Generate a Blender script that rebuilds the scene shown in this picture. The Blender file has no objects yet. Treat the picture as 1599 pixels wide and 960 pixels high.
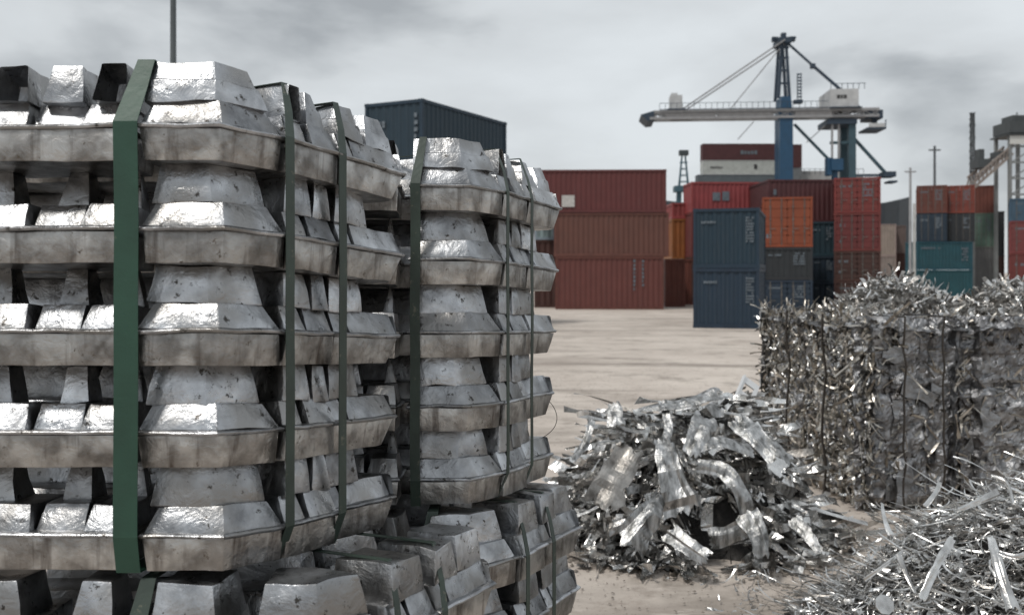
import bpy, bmesh, math, random
from mathutils import Vector, noise, Matrix
random.seed(7)
S = bpy.context.scene
COL = S.collection
R = math.radians
# ------------------------------------------------------------------ camera
CAMH = 2.1; F = 1500.0; CU = 800.0; HV = 425.0
def P(u, v, D):                      # photograph pixel at depth D -> world point
    return Vector(((u-CU)/F*D, D, CAMH-(v-HV)/F*D))
cd = bpy.data.cameras.new('camera'); cam = bpy.data.objects.new('camera', cd); COL.objects.link(cam)
cam.location = (0, 0, CAMH); cam.rotation_euler = (R(90), 0, 0)
cd.sensor_width = 36; cd.lens = F/1599*36; cd.shift_y = -(480-HV)/1599
cd.clip_start = .05; cd.clip_end = 4000
cd.dof.use_dof = True; cd.dof.focus_distance = 3.6; cd.dof.aperture_fstop = 3.6
S.camera = cam
# ------------------------------------------------------------------ sky and sun
SUN_EL, SUN_AZ = 58, 226             # azimuth the light comes FROM, clockwise from +Y
SKYZ = 3.4
w = bpy.data.worlds.new('World'); S.world = w; w.use_nodes = True
nt = w.node_tree; N = nt.nodes; L = nt.links
for n in list(N): N.remove(n)
def nd(t, **k):
    n = N.new(t)
    for a, b in k.items(): setattr(n, a, b)
    return n
sky = nd('ShaderNodeTexSky', sky_type='NISHITA', sun_disc=False, sun_elevation=R(SUN_EL), sun_rotation=R(SUN_AZ))
tc = nd('ShaderNodeTexCoord'); sep = nd('ShaderNodeSeparateXYZ'); L.new(tc.outputs['Generated'], sep.inputs[0])
zz = nd('ShaderNodeMath', operation='ABSOLUTE'); L.new(sep.outputs[2], zz.inputs[0])
z2 = nd('ShaderNodeMath', operation='MULTIPLY_ADD'); L.new(zz.outputs[0], z2.inputs[0]); z2.inputs[1].default_value = .5; z2.inputs[2].default_value = .62
z3 = nd('ShaderNodeMath', operation='MULTIPLY_ADD'); L.new(sep.outputs[2], z3.inputs[0]); z3.inputs[1].default_value = 3.4; z3.inputs[2].default_value = SKYZ
dx = nd('ShaderNodeMath', operation='DIVIDE'); L.new(sep.outputs[0], dx.inputs[0]); L.new(z2.outputs[0], dx.inputs[1])
dy = nd('ShaderNodeMath', operation='DIVIDE'); L.new(sep.outputs[1], dy.inputs[0]); L.new(z2.outputs[0], dy.inputs[1])
cb = nd('ShaderNodeCombineXYZ'); L.new(dx.outputs[0], cb.inputs[0]); L.new(dy.outputs[0], cb.inputs[1]); L.new(z3.outputs[0], cb.inputs[2])
n1 = nd('ShaderNodeTexNoise'); n1.inputs['Scale'].default_value = 2.3; n1.inputs['Detail'].default_value = 8; n1.inputs['Roughness'].default_value = .5
n1.inputs['Distortion'].default_value = .15
L.new(cb.outputs[0], n1.inputs['Vector'])
cr = nd('ShaderNodeValToRGB'); L.new(n1.outputs['Fac'], cr.inputs[0])
e = cr.color_ramp.elements
e[0].position = .33; e[0].color = (.40, .425, .445, 1)
e[1].position = .62; e[1].color = (.76, .80, .825, 1)
m_ = e.new(.46); m_.color = (.66, .692, .712, 1)
sc10 = nd('ShaderNodeVectorMath', operation='SCALE'); L.new(cr.outputs[0], sc10.inputs[0]); sc10.inputs['Scale'].default_value = 10.0
mx = nd('ShaderNodeMix', data_type='RGBA'); mx.inputs[0].default_value = .94
L.new(sky.outputs[0], mx.inputs[6]); L.new(sc10.outputs[0], mx.inputs[7])
bg = nd('ShaderNodeBackground'); bg.inputs[1].default_value = .1; L.new(mx.outputs[2], bg.inputs[0])
wo = nd('ShaderNodeOutputWorld'); L.new(bg.outputs[0], wo.inputs[0])
sl = bpy.data.lights.new('sun', 'SUN'); sun = bpy.data.objects.new('sun', sl); COL.objects.link(sun)
sl.energy = 2.1; sl.angle = R(8); sl.color = (1, .96, .9)
d = Vector((math.sin(R(SUN_AZ))*math.cos(R(SUN_EL)), math.cos(R(SUN_AZ))*math.cos(R(SUN_EL)), math.sin(R(SUN_EL))))
sun.rotation_euler = (-d).to_track_quat('-Z', 'Y').to_euler(); sun.location = (0, 0, 60)
S.view_settings.view_transform = 'Standard'; S.view_settings.look = 'None'; S.view_settings.exposure = 0.0; S.view_settings.gamma = 1

# ------------------------------------------------------------------ materials
def mat(name, col=(.5, .5, .5), rough=.6, metal=0.0, var=0.0, scale=5.0, col2=None, bump=0.0, bscale=30.0, spots=None, spot_scale=20., spot_thr=.62,
        streak=None, rvar=0.0, objrand=0.0, stretch=None, bdist=.01, spec=None, big=None):
    m = bpy.data.materials.new(name); m.use_nodes = True
    t = m.node_tree; n = t.nodes; l = t.links
    b = n['Principled BSDF']; b.inputs['Metallic'].default_value = metal; b.inputs['Roughness'].default_value = rough
    if spec is not None: b.inputs['Specular IOR Level'].default_value = spec
    tc = n.new('ShaderNodeTexCoord'); vec = tc.outputs['Object']
    info = n.new('ShaderNodeObjectInfo')
    ad = n.new('ShaderNodeVectorMath'); ad.operation = 'MULTIPLY_ADD'
    l.new(info.outputs['Random'], ad.inputs[0]); ad.inputs[1].default_value = (37, 19, 53); l.new(vec, ad.inputs[2]); vec = ad.outputs[0]
    if stretch:
        mp = n.new('ShaderNodeMapping'); mp.inputs['Scale'].default_value = stretch; l.new(vec, mp.inputs[0]); svec = mp.outputs[0]
    else: svec = vec
    def noi(s, det=5, rg=.6, v=None, dist=0):
        q = n.new('ShaderNodeTexNoise'); q.inputs['Scale'].default_value = s; q.inputs['Detail'].default_value = det
        q.inputs['Roughness'].default_value = rg; q.inputs['Distortion'].default_value = dist
        l.new(v or svec, q.inputs['Vector']); return q.outputs['Fac']
    def ramp(src, a, b_):
        q = n.new('ShaderNodeMapRange'); q.inputs[1].default_value = a; q.inputs[2].default_value = b_
        l.new(src, q.inputs[0]); return q.outputs[0]
    def mix(fac, c1, c2, bt='MIX'):
        q = n.new('ShaderNodeMix'); q.data_type = 'RGBA'; q.blend_type = bt
        if hasattr(fac, 'links'): l.new(fac, q.inputs[0])
        else: q.inputs[0].default_value = fac
        for i, c in ((6, c1), (7, c2)):
            if hasattr(c, 'links'): l.new(c, q.inputs[i])
            else: q.inputs[i].default_value = (*c, 1)
        return q.outputs[2]
    c = None
    c2 = col2 or tuple(x*(1-var) for x in col)
    c = mix(ramp(noi(scale), .33, .67), col, c2)
    if big: c = mix(ramp(noi(big[0], 3, .5), .45, .62), c, big[1])
    if spots: c = mix(ramp(noi(spot_scale, 6, .7, vec), spot_thr, spot_thr+.06), c, spots)
    if streak:
        mp = n.new('ShaderNodeMapping'); mp.inputs['Scale'].default_value = (22, 22, 1.2); l.new(vec, mp.inputs[0])
        c = mix(ramp(noi(1.0, 4, .6, mp.outputs[0]), .55, .75), c, streak)
    if objrand:
        q = n.new('ShaderNodeMapRange'); q.inputs[3].default_value = 1-objrand; q.inputs[4].default_value = 1+objrand*.4; l.new(info.outputs['Random'], q.inputs[0])
        s = n.new('ShaderNodeVectorMath'); s.operation = 'SCALE'; l.new(c, s.inputs[0]); l.new(q.outputs[0], s.inputs['Scale']); c = s.outputs[0]
    l.new(c, b.inputs['Base Color'])
    if rvar:
        q = n.new('ShaderNodeMapRange'); q.inputs[1].default_value = .3; q.inputs[2].default_value = .7
        q.inputs[3].default_value = rough-rvar; q.inputs[4].default_value = rough+rvar; l.new(noi(scale*1.7, 6, .7), q.inputs[0]); l.new(q.outputs[0], b.inputs['Roughness'])
    if bump:
        bp = n.new('ShaderNodeBump'); bp.inputs['Strength'].default_value = bump; bp.inputs['Distance'].default_value = bdist
        l.new(noi(bscale, 6, .62, None, .4), bp.inputs['Height']); l.new(bp.outputs[0], b.inputs['Normal'])
    return m
M = {}
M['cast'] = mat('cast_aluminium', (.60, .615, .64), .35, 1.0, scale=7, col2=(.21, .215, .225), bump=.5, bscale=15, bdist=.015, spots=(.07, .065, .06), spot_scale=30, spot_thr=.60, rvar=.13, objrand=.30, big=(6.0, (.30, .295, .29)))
M['cast_body_shaded'] = mat('cast_aluminium_body_shaded', (.38, .365, .35), .36, 1.0, scale=12, col2=(.17, .16, .15), bump=.45, bscale=24, bdist=.012, spots=(.13, .11, .09), spot_scale=40, spot_thr=.62, rvar=.1, objrand=.18, streak=(.08, .065, .055), big=(11., (.50, .49, .475)))  # lower faces: grime, plus brown ground reflection and shade put into the colour
M['strap_wide'] = mat('green_strapping', (.017, .062, .040), .5, 0, .25, 6, bump=.15, bscale=30, spots=(.07, .10, .075), spot_scale=25, spot_thr=.66)
M['strap'] = mat('dull_green_strapping', (.040, .060, .048), .5, .1, .4, 6, bump=.15, bscale=30, spots=(.12, .12, .09), spot_scale=25, spot_thr=.62)
M['scrap'] = mat('scrap_aluminium', (.88, .88, .87), .28, 1.0, scale=6, col2=(.34, .33, .32), bump=.35, bscale=14, bdist=.02, rvar=.1)
M['scrap_dirty'] = mat('scrap_aluminium_dirty', (.50, .48, .455), .40, 1.0, scale=6, col2=(.11, .10, .09), bump=.4, bscale=14, bdist=.02, rvar=.1)
M['sheet'] = mat('sheet_aluminium', (.60, .60, .60), .33, 1.0, scale=5, col2=(.10, .10, .095), bump=.5, bscale=5, bdist=.03, rvar=.1, stretch=(4, 4, .9), spots=(.25, .23, .21), spot_scale=18, spot_thr=.64)
M['core_shade'] = mat('scrap_core_shade', (.045, .042, .04), .6, .3, .5, 6, bump=.8, bscale=20, bdist=.03)  # near black: shadow between the strips painted as the inner mound's colour
M['bale'] = mat('pressed_scrap', (.44, .445, .46), .42, 1.0, scale=7, col2=(.11, .105, .105), bump=.7, bscale=15, bdist=.03, rvar=.12, spots=(.04, .035, .03), spot_scale=9, spot_thr=.56)
M['bale_strip'] = mat('pressed_scrap_strips', (.58, .55, .50), .36, 1.0, scale=6, col2=(.20, .18, .155), bump=.3, bscale=20, rvar=.1)
M['bale_sheet'] = mat('flattened_sheets', (.40, .41, .43), .4, 1.0, scale=7, col2=(.16, .16, .16), bump=.8, bscale=9, bdist=.04, rvar=.1)
M['wire'] = mat('tie_wire', (.05, .042, .036), .6, .5)
M['wood'] = mat('timber', (.16, .12, .08), .8, 0, .4, 6, bump=.3)
M['stone'] = mat('gravel', (.24, .21, .18), .9, 0, .4, 9)
def paint(name, col, dirt=.35, rough=.6):
    col = tuple(c*.74 for c in col)
    return mat(name, col, rough, 0, dirt*.7, 1.3, bump=.05, bscale=10, spots=tuple(c*.55+.012 for c in col), spot_scale=5, spot_thr=.64, streak=tuple(c*.72+.02 for c in col))

# ------------------------------------------------------------------ object helpers
def tag(o, label=None, cat=None, group=None, kind=None):
    if label: o['label'] = label
    if cat: o['category'] = cat
    if group: o['group'] = group
    if kind: o['kind'] = kind
    return o
def empty(name, loc, rz=0, rx=0):
    o = bpy.data.objects.new(name, None); COL.objects.link(o); o.location = loc; o.rotation_euler = (rx, 0, rz); o.empty_display_size = .2; return o
def link(name, me, parent=None, m=None):
    o = bpy.data.objects.new(name, me); COL.objects.link(o)
    if parent: o.parent = parent
    if m is not None and not me.materials: me.materials.append(m)
    return o
class MB:
    def __init__(s): s.v = []; s.f = []
    def add(s, vs, fs):
        k = len(s.v); s.v += [tuple(x) for x in vs]; s.f += [tuple(i+k for i in f) for f in fs]; return s
    def box(s, x0, x1, y0, y1, z0, z1):
        return s.add([(x0,y0,z0),(x1,y0,z0),(x1,y1,z0),(x0,y1,z0),(x0,y0,z1),(x1,y0,z1),(x1,y1,z1),(x0,y1,z1)],
            [(3,2,1,0),(4,5,6,7),(0,1,5,4),(1,2,6,5),(2,3,7,6),(3,0,4,7)])
    def bar(s, a, b, r, r2=None, n=4, up=None):
        a = Vector(a); b = Vector(b); d = (b-a); ax = d.normalized()
        u = ax.cross(Vector(up) if up else (Vector((0,0,1)) if abs(ax.z) < .9 else Vector((0,1,0)))).normalized(); w_ = ax.cross(u)
        r2 = r if r2 is None else r2; vs = []
        for p, rr in ((a, r), (b, r2)):
            for i in range(n):
                t = 2*math.pi*(i+.5)/n; vs.append(p+u*math.cos(t)*rr+w_*math.sin(t)*rr)
        fs = [(i, (i+1) % n, n+(i+1) % n, n+i) for i in range(n)]+[tuple(range(n))[::-1], tuple(range(n, 2*n))]
        return s.add(vs, fs)
    def tube(s, pts, r, n=5):
        for a, b in zip(pts, pts[1:]): s.bar(a, b, r, n=n)
        return s
    def ribbon(s, pts, sides, th=0.0):            # sides: half-width vectors
        n = len(pts)
        if th <= 0:
            vs = []
            for p, q in zip(pts, sides): vs += [p-q, p+q]
            return s.add(vs, [(2*i, 2*i+1, 2*i+3, 2*i+2) for i in range(n-1)])
        vs = []
        for i, (p, q) in enumerate(zip(pts, sides)):
            tg = (pts[min(i+1, n-1)]-pts[max(i-1, 0)]).normalized(); nn = tg.cross(q).normalized()*th*.5
            vs += [p-q-nn, p+q-nn, p+q+nn, p-q+nn]
        fs = []
        for i in range(n-1):
            a = 4*i
            for j in range(4): fs.append((a+j, a+(j+1) % 4, a+4+(j+1) % 4, a+4+j))
        fs += [(3, 2, 1, 0), (4*n-4, 4*n-3, 4*n-2, 4*n-1)]
        return s.add(vs, fs)
    def mesh(s, name, smooth=False):
        me = bpy.data.meshes.new(name); me.from_pydata(s.v, [], s.f); me.update()
        if smooth: me.polygons.foreach_set('use_smooth', [True]*len(me.polygons))
        return me
    def build(s, name, m, parent=None, smooth=False):
        return link(name, s.mesh(name, smooth), parent, m)

# ------------------------------------------------------------------ ground
def ground():
    m = bpy.data.materials.new('yard_ground'); m.use_nodes = True; t = m.node_tree; n = t.nodes; l = t.links
    b = n['Principled BSDF']; b.inputs['Roughness'].default_value = .92; b.inputs['Specular IOR Level'].default_value = .25
    tc = n.new('ShaderNodeTexCoord')
    def noi(s, det=6, rg=.6, st=None, dist=0):
        q = n.new('ShaderNodeTexNoise'); q.inputs['Scale'].default_value = s; q.inputs['Detail'].default_value = det; q.inputs['Roughness'].default_value = rg; q.inputs['Distortion'].default_value = dist
        if st:
            mp = n.new('ShaderNodeMapping'); mp.inputs['Scale'].default_value = st; mp.inputs['Rotation'].default_value = (0, 0, .25); l.new(tc.outputs['Object'], mp.inputs[0]); l.new(mp.outputs[0], q.inputs['Vector'])
        else: l.new(tc.outputs['Object'], q.inputs['Vector'])
        return q.outputs['Fac']
    def mix(f, a, b_, lo, hi):
        q = n.new('ShaderNodeMapRange'); q.inputs[1].default_value = lo; q.inputs[2].default_value = hi; l.new(f, q.inputs[0])
        x = n.new('ShaderNodeMix'); x.data_type = 'RGBA'; l.new(q.outputs[0], x.inputs[0])
        for i, c in ((6, a), (7, b_)):
            if hasattr(c, 'links'): l.new(c, x.inputs[i])
            else: x.inputs[i].default_value = (*c, 1)
        return x.outputs[2]
    c = mix(noi(.35), (.54, .485, .435), (.41, .36, .32), .35, .65)
    c = mix(noi(.22, 5, .6, (.35, 2.4, 1), .6), c, (.23, .20, .175), .53, .68)
    c = mix(noi(3.2, 8, .7), c, (.26, .22, .19), .54, .74)
    c = mix(noi(1.1, 6, .65, (1, 3, 1)), c, (.60, .54, .49), .58, .72)
    c = mix(noi(28, 6, .75), c, (.12, .10, .085), .60, .70)
    wv = n.new('ShaderNodeTexWave'); wv.wave_type = 'RINGS'; wv.rings_direction = 'Z'; wv.inputs['Scale'].default_value = .11; wv.inputs['Distortion'].default_value = 1.5; wv.inputs['Detail'].default_value = 3; wv.inputs['Detail Scale'].default_value = .4
    mp = n.new('ShaderNodeMapping'); mp.inputs['Location'].default_value = (14, -2, 0); l.new(tc.outputs['Object'], mp.inputs[0]); l.new(mp.outputs[0], wv.inputs['Vector'])
    ml = n.new('ShaderNodeMath'); ml.operation = 'MULTIPLY'; l.new(wv.outputs['Fac'], ml.inputs[0]); l.new(noi(1.4, 6, .7), ml.inputs[1])
    c = mix(ml.outputs[0], c, (.21, .185, .16), .44, .75)
    l.new(c, b.inputs['Base Color'])
    bp = n.new('ShaderNodeBump'); bp.inputs['Strength'].default_value = .7; bp.inputs['Distance'].default_value = .02; l.new(noi(14, 9, .75), bp.inputs['Height']); l.new(bp.outputs[0], b.inputs['Normal'])
    # one sheet, finer and gently uneven near the camera
    xs = [-1500, -300, -80, -30]+[-12+i*.5 for i in range(61)]+[30, 80, 300, 1500]
    ys = [-300, -60, -10]+[0+i*.5 for i in range(61)]+[45, 80, 200, 600, 2500]
    mb = MB(); nx = len(xs)
    for y in ys:
        for x in xs:
            z = .0
            if -12 < x < 18 and 0 < y < 30: z = .035*(noise.noise(Vector((x*.35, y*.35, 4)))-.3)
            mb.v.append((x, y, min(z, .0)))
    for j in range(len(ys)-1):
        for i in range(nx-1):
            a = j*nx+i; mb.f.append((a, a+1, a+nx+1, a+nx))
    tag(mb.build('ground', m, smooth=True), 'bare tan yard ground, stained and dusty, running to the containers', kind='structure')
ground()

# ------------------------------------------------------------------ containers
def jit(c, a=.1):
    return tuple(max(0, x*(1+random.uniform(-a, a))) for x in c)
def corr(mb, a, b, z0, z1, nrm, pitch=.28, amp=.036):
    """corrugated wall from a to b (2-D points), ribs upright, pushed in along -nrm"""
    a = Vector(a); b = Vector(b); nrm = Vector(nrm); ln = (b-a).length; k = max(2, int(ln/pitch)); p = ln/k; pts = []; dr = (b-a).normalized()
    for i in range(k):
        for f, o in ((0, 0), (.32, 0), (.5, -amp), (.82, -amp)):
            pts.append(a+dr*(p*(i+f))+nrm*o)
    pts.append(b)
    vs = []
    for q in pts: vs += [(q.x, q.y, z0), (q.x, q.y, z1)]
    mb.add(vs, [(2*i, 2*i+2, 2*i+3, 2*i+1) for i in range(len(pts)-1)])
MARK = mat('pale_lettering', (.14, .17, .20), .6, 0, .5, 8)
PLAC = mat('placard_white', (.5, .48, .46), .6, 0, .3, 8)
DARKMARK = mat('dark_marking', (.03, .03, .03), .6)
GEAR = mat('locking_gear', (.16, .15, .14), .6, .3, .4, 4)
def marks(parent, x0, x1, z0, z1, y, rows=1, seed=0, m=None, name='marking', gap=.25):
    """small weathered print: rows of short uneven dashes standing 4 mm proud"""
    rn = random.Random(seed); mb = MB(); h = (z1-z0)/rows
    for r in range(rows):
        x = x0; zb = z1-(r+1)*h
        while x < x1-.02:
            ww = h*rn.uniform(.28, .62)
            if rn.random() > gap*.6: mb.box(x, min(x+ww, x1), y-.004, y, zb+h*.18, zb+h*rn.uniform(.75, .92))
            x += ww+h*.16
    q = mb.build(name, m or MARK, parent); q['kind'] = 'stuff'; return q
CN = {}
def container(label, col, x, y, z, W, H, Ln, rz=0, face='door', group=None, mk=(), dirt=.35, simple=False):
    """x,y,z: left front bottom corner of the face that looks at the camera; local +x right, +y back. W across that face, Ln depth"""
    t = empty('shipping_container', (x, y, z), rz); tag(t, label, 'container', group)
    m = paint('container_paint', jit(col, .06), dirt); fr = mat('container_frame_paint', tuple(c*.8 for c in jit(col, .05)), .6, 0, .3, 3)
    g = .0; p = .11
    f = MB()
    for xx in (0, W-p):
        for yy in (0, Ln-p): f.box(xx, xx+p, yy, yy+p, .0, H)
    for zz, hh in ((0, .16), (H-.12, .12)):
        f.box(p, W-p, 0, p*.8, zz+.003, zz+hh-.003); f.box(p, W-p, Ln-p*.8, Ln, zz+.003, zz+hh-.003)
        f.box(0, p*.8, p, Ln-p, zz+.003, zz+hh-.003); f.box(W-p*.8, W, p, Ln-p, zz+.003, zz+hh-.003)
    for xx in (-.012, W-.17):
        for yy in (-.012, Ln-.17):
            for zz in (-.003, H-.115): f.box(xx, xx+.182, yy, yy+.182, zz, zz+.12)
    f.build('frame', fr, t)
    for sx, nr in ((.035, (-1, 0)), (W-.035, (1, 0))):
        s = MB(); corr(s, (sx, p), (sx, Ln-p), .15, H-.11, nr); s.build('side_panel', m, t)
    b = MB(); corr(b, (p, Ln-.03), (W-p, Ln-.03), .15, H-.11, (0, 1)); b.build('end_panel', m, t)
    rf = MB()
    k = max(2, int(Ln/.4))
    for i in range(k):
        y0 = p*.5+(Ln-p)*i/k; y1 = p*.5+(Ln-p)*(i+.7)/k; y2 = p*.5+(Ln-p)*(i+1)/k
        rf.add([(.03,y0,H-.02),(W-.03,y0,H-.02),(W-.03,y1,H-.02),(.03,y1,H-.02),(.03,y1,H-.045),(W-.03,y1,H-.045),(W-.03,y2,H-.045),(.03,y2,H-.045)],[(0,1,2,3),(7,6,5,4)])
    rf.build('roof', m, t)
    fl = MB().box(.09, W-.09, .09, Ln-.09, .05, .13); fl.build('floor', GEAR, t)
    if face == 'door':
        for i in (0, 1):
            x0 = p+.01+i*(W/2-p); x1 = x0+W/2-p-.02
            dm = MB()
            nz = 5; zz0 = .17; zh = (H-.13-zz0)/nz
            for q in range(nz):
                dm.box(x0, x1, .03, .06, zz0+q*zh+.004, zz0+(q+1)*zh-.05)
                dm.box(x0+.05, x1-.05, .045, .065, zz0+(q+1)*zh-.05, zz0+(q+1)*zh+.004)
            dd = dm.build('door', m, t)
            for q in (.25, .75):
                xx = x0+(x1-x0)*q
                lb = MB().bar((xx, .005, .08), (xx, .005, H-.06), .024, n=6)
                for zq in (.3, .55, .8): lb.box(xx-.05, xx+.05, -.012, .032, H*zq, H*zq+.05)
                lb.box(xx-.02, xx+.28, -.03, -.012, H*.36, H*.36+.035)
                lb.build('locking_bar', GEAR, dd)
    else:
        s = MB(); corr(s, (p, .035), (W-p, .035), .15, H-.11, (0, -1), amp=.03); s.build('front_panel', m, t)
    for (a0, a1, b0, b1, rows, mm) in mk:
        marks(t, W*a0, W*a1, H*b0, H*b1, .0 if face == 'panel' else .026, rows, seed=hash((round(x, 2), round(z, 2), a0)) % 999, m=mm)
    return t
def XY(u, D): return ((u-CU)/F*D, D)
def ZV(v, D): return CAMH-(v-HV)/F*D
RED = (.17, .030, .026); MAROON = (.095, .024, .028); RUST = (.16, .045, .03); ORANGE = (.30, .062, .02); NAVY = (.014, .034, .062); CHAR = (.024, .028, .033); TEAL = (.012, .085, .115)
BROWN = (.075, .028, .02); PINK = (.33, .055, .055); GREY = (.22, .23, .24); BLUE = (.010, .032, .062); YEL = (.32, .11, .02); WHITE = (.55, .57, .57); GREEN = (.05, .12, .07)

# dark blue stack behind the ingots (yawed)
o = P(570, 164, 34.15); yaw = math.atan2(-1.15, 2.15)
for i, zt in enumerate((0, 2.62, 5.24)):
    container(['dark blue container at the foot of the stack behind the ingots', 'dark blue container in the middle of the stack behind the ingots',
        'dark blue container on top of the stack, rising above the strapped ingots'][i], (.011, .034, .060), -5.23, 34.15, zt, 2.44, 2.6 if i < 2 else ZV(154, 33)-5.24, 6.06, yaw, 'panel',
        mk=((.12, .36, .66, .78, 1, None), (.86, .92, .25, .85, 7, None)), dirt=.15)
# brown red three high stack
D = 54.3; z = 0
hs = (3.0, 2.46, 2.44); us = ((868, 1036), (866, 1044), (839, 1040))
for i in range(3):
    x, y = XY(us[i][0], D); W = (us[i][1]-us[i][0])/F*D
    container(['brick red container on the ground, bottom of the long three high stack', 'brownish red container in the middle of the long three high stack',
        'dark red container with a white placard, top of the three high stack'][i], [(.155, .045, .034), (.155, .060, .042), (.135, .030, .028)][i], x, y, z, W, hs[i]-.02, 2.44, -.035, 'panel',
        mk=(((.72, .74, .35, .95, 8, None), (.80, .82, .35, .95, 8, None)) if i == 0 else ()), dirt=.2)
    z += hs[i]
x, y = XY(877, D); t = [q for q in bpy.data.objects if q.get('label', '').startswith('dark red container with a white placard')][0]
MB().box(1.40, 2.12, -.012, -.002, .32, .98).build('placard', PLAC, t)
for i, (u0, u1, c, lb) in enumerate(((1039, 1054, RUST, 'rust red container end just right of the long red stack, on the ground'), (1056, 1079, RUST, 'rust red container on the ground beneath the orange one'))):
    x, y = XY(u0, 58+i*4); container(lb, c, x, y, 0, 2.4 if i else 1.2, ZV(404, 58+i*4)-.02, 6.06, -.02, 'panel')
x, y = XY(1050, 64); z1 = ZV(404, 64)
container('orange container with a faded pink top behind the red stack', YEL, x, y, z1, 2.1, ZV(342, 64)-z1, 6.06, 0, 'panel')
container('faded pink container on top of the orange one behind the red stack', PINK, x, y, ZV(342, 64)+.02, 2.1, 1.05, 6.06, 0, 'panel')
x, y = XY(836, 57); 
container('dark brown container glimpsed between the far ingots and the red stack, lower', BROWN, x, y, 0, 1.6, 4.0, 2.4, 0, 'panel')
container('pale blue container glimpsed between the far ingots and the red stack', (.32, .42, .46), x, y, 4.02, 1.15, 1.0, 2.4, 0, 'panel')
# two navy containers in front
x, y = XY(1083, 36.3); z = 0; Hn = 2.25
for i in range(2):
    container(['navy blue container standing on the ground beneath its twin', 'navy blue container stacked on top of its twin in the open yard'][i], [(.012, .032, .060), (.009, .034, .060)][i], x, y, z, 2.42, Hn-.01, 5.4, -.30, 'panel',
        mk=((.12, .36, .74, .80, 1, None), (.80, .92, .42, .86, 9, None)), dirt=.15)
    z += Hn
# cluster behind
def colm(u0, u1, D, vs, specs, Ln=6.06, rz=None):
    if rz is None: rz = -math.atan((u0-CU)/F)*.97
    base = 0
    tops = [ZV(v, D) for v in vs]
    for tz, (lb, c, face, mk) in zip(tops, specs):
        x, y = XY(u0, D); container(lb, c, x, y, base, (u1-u0)/F*D, tz-base-.015, Ln, rz, face, mk=mk); base = tz
lk = ((.12, .38, .72, .80, 1, None), (.62, .85, .45, .85, 5, None))
colm(1191, 1266, 50, (437, 386, 308), (('navy container at the bottom of the orange topped column', NAVY, 'door', lk), ('charcoal container directly beneath the bright orange container', CHAR, 'panel', lk),
     ('bright orange container end with closed doors', ORANGE, 'door', ((.08, .18, .16, .28, 1, None),))))
colm(1303, 1371, 53.6, (439, 392, 333, 278), (('dark brown container at the bottom of the red column', BROWN, 'door', lk), ('dark brown container second from the ground in the red column', BROWN, 'door', ((.1, .3, .6, .72, 1, None), (.1, .2, .25, .36, 1, None))),
     ('red container second from the top of the right hand column', RED, 'door', ((.12, .24, .62, .74, 1, None), (.12, .2, .2, .3, 1, None))), ('bright red container on top of the right hand column', (.22, .035, .03), 'door', lk)))
colm(1266, 1304, 57, (440, 400, 346), (('dark navy narrow container face at the bottom between orange and red columns', NAVY, 'panel', lk), ('navy container in the middle between orange and red columns', NAVY, 'panel', lk), ('navy container on top, tucked under the maroon container', (.012, .045, .065), 'panel', lk)))
x, y = XY(1200, 57.5); container('maroon container lying across behind the orange one', MAROON, x, y, ZV(346, 56.5)+.01, 3.95, ZV(278, 56.5)-ZV(346, 56.5), 6.06, 0, 'panel', mk=((.08, .2, .6, .8, 1, None),))
x, y = XY(1203, 58.2); container('dark container hidden below the maroon one', CHAR, x, y, 0, 2.4, ZV(346, 57.2)-.02, 6.0)
x, y = XY(1080, 62); Hh = 0
for i, (c, v, lb) in enumerate(((BROWN, 400, 'brown container at the bottom behind the navy pair'), (RED, 328, 'red container behind the navy pair'), (PINK, 279, 'faded pinkish red container lying long above the navy pair'))):
    tz = ZV(v, 60); container(lb, c, x, y, Hh, 4.95, tz-Hh-.015, 2.44, .03, 'panel', mk=(((.28, .5, .3, .75, 1, None),) if i == 2 else ())); Hh = tz
# right cluster
D = 85
colm(1432, 1475, D, (333, 290), (('navy container on the left of the right hand cluster', NAVY, 'door', lk), ('rusty brown container top left of the right hand cluster', RUST, 'door', lk)))
for q in [o_ for o_ in bpy.data.objects if o_.get('label', '').startswith('navy container on the left of the right hand')]: q.location.z = ZV(377, D); 
colm(1476, 1518, D, (333, 290), (('navy container above the teal one, beside another navy container', CHAR, 'door', lk), ('orange red container top right of the right hand cluster', (.25, .05, .03), 'door', lk)))
for q in [o_ for o_ in bpy.data.objects if o_.get('label', '').startswith('navy container above the teal')]: q.location.z = ZV(377, D)
for q in bpy.data.objects:            # those two navy ones stand on the teal pair: cut them to one storey
    if q.get('label', '').startswith(('navy container on the left of the right', 'navy container above the teal')): q.scale.z = (ZV(333, D)-ZV(377, D)-.02)/(ZV(333, D))
x, y = XY(1432, D-1)
container('teal container at the bottom of the right hand cluster, mostly behind scrap', TEAL, x, y, 0, 4.9, 2.3, 2.44, 0, 'panel')
container('bright teal container carrying the navy ones in the right hand cluster', TEAL, x, y, 2.32, 4.9, ZV(377, D-1)-2.34, 2.44, 0, 'panel', mk=((.08, .42, .72, .82, 1, None), (.8, .92, .3, .8, 5, None)))
colm(1520, 1550, 92, (385, 333, 290), (('grey container at the bottom beside the teal ones', (.16, .17, .17), 'panel', ()), ('pale green container beside the navy ones', (.13, .22, .16), 'door', lk), ('rust container over the green one', RUST, 'panel', ())))
colm(1551, 1567, 96, (400, 330), (('dark brown container in the gap right of the green one, lower', BROWN, 'panel', ()), ('charcoal container in the gap right of the green one, upper', CHAR, 'panel', ())))
colm(1577, 1640, 70, (395, 345, 310), (('red container low at the right edge of the photo', RED, 'door', lk), ('red container in the middle at the right edge of the photo', (.20, .04, .04), 'door', lk), ('blue grey container on top at the right edge of the photo', (.05, .11, .16), 'door', lk)))
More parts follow.
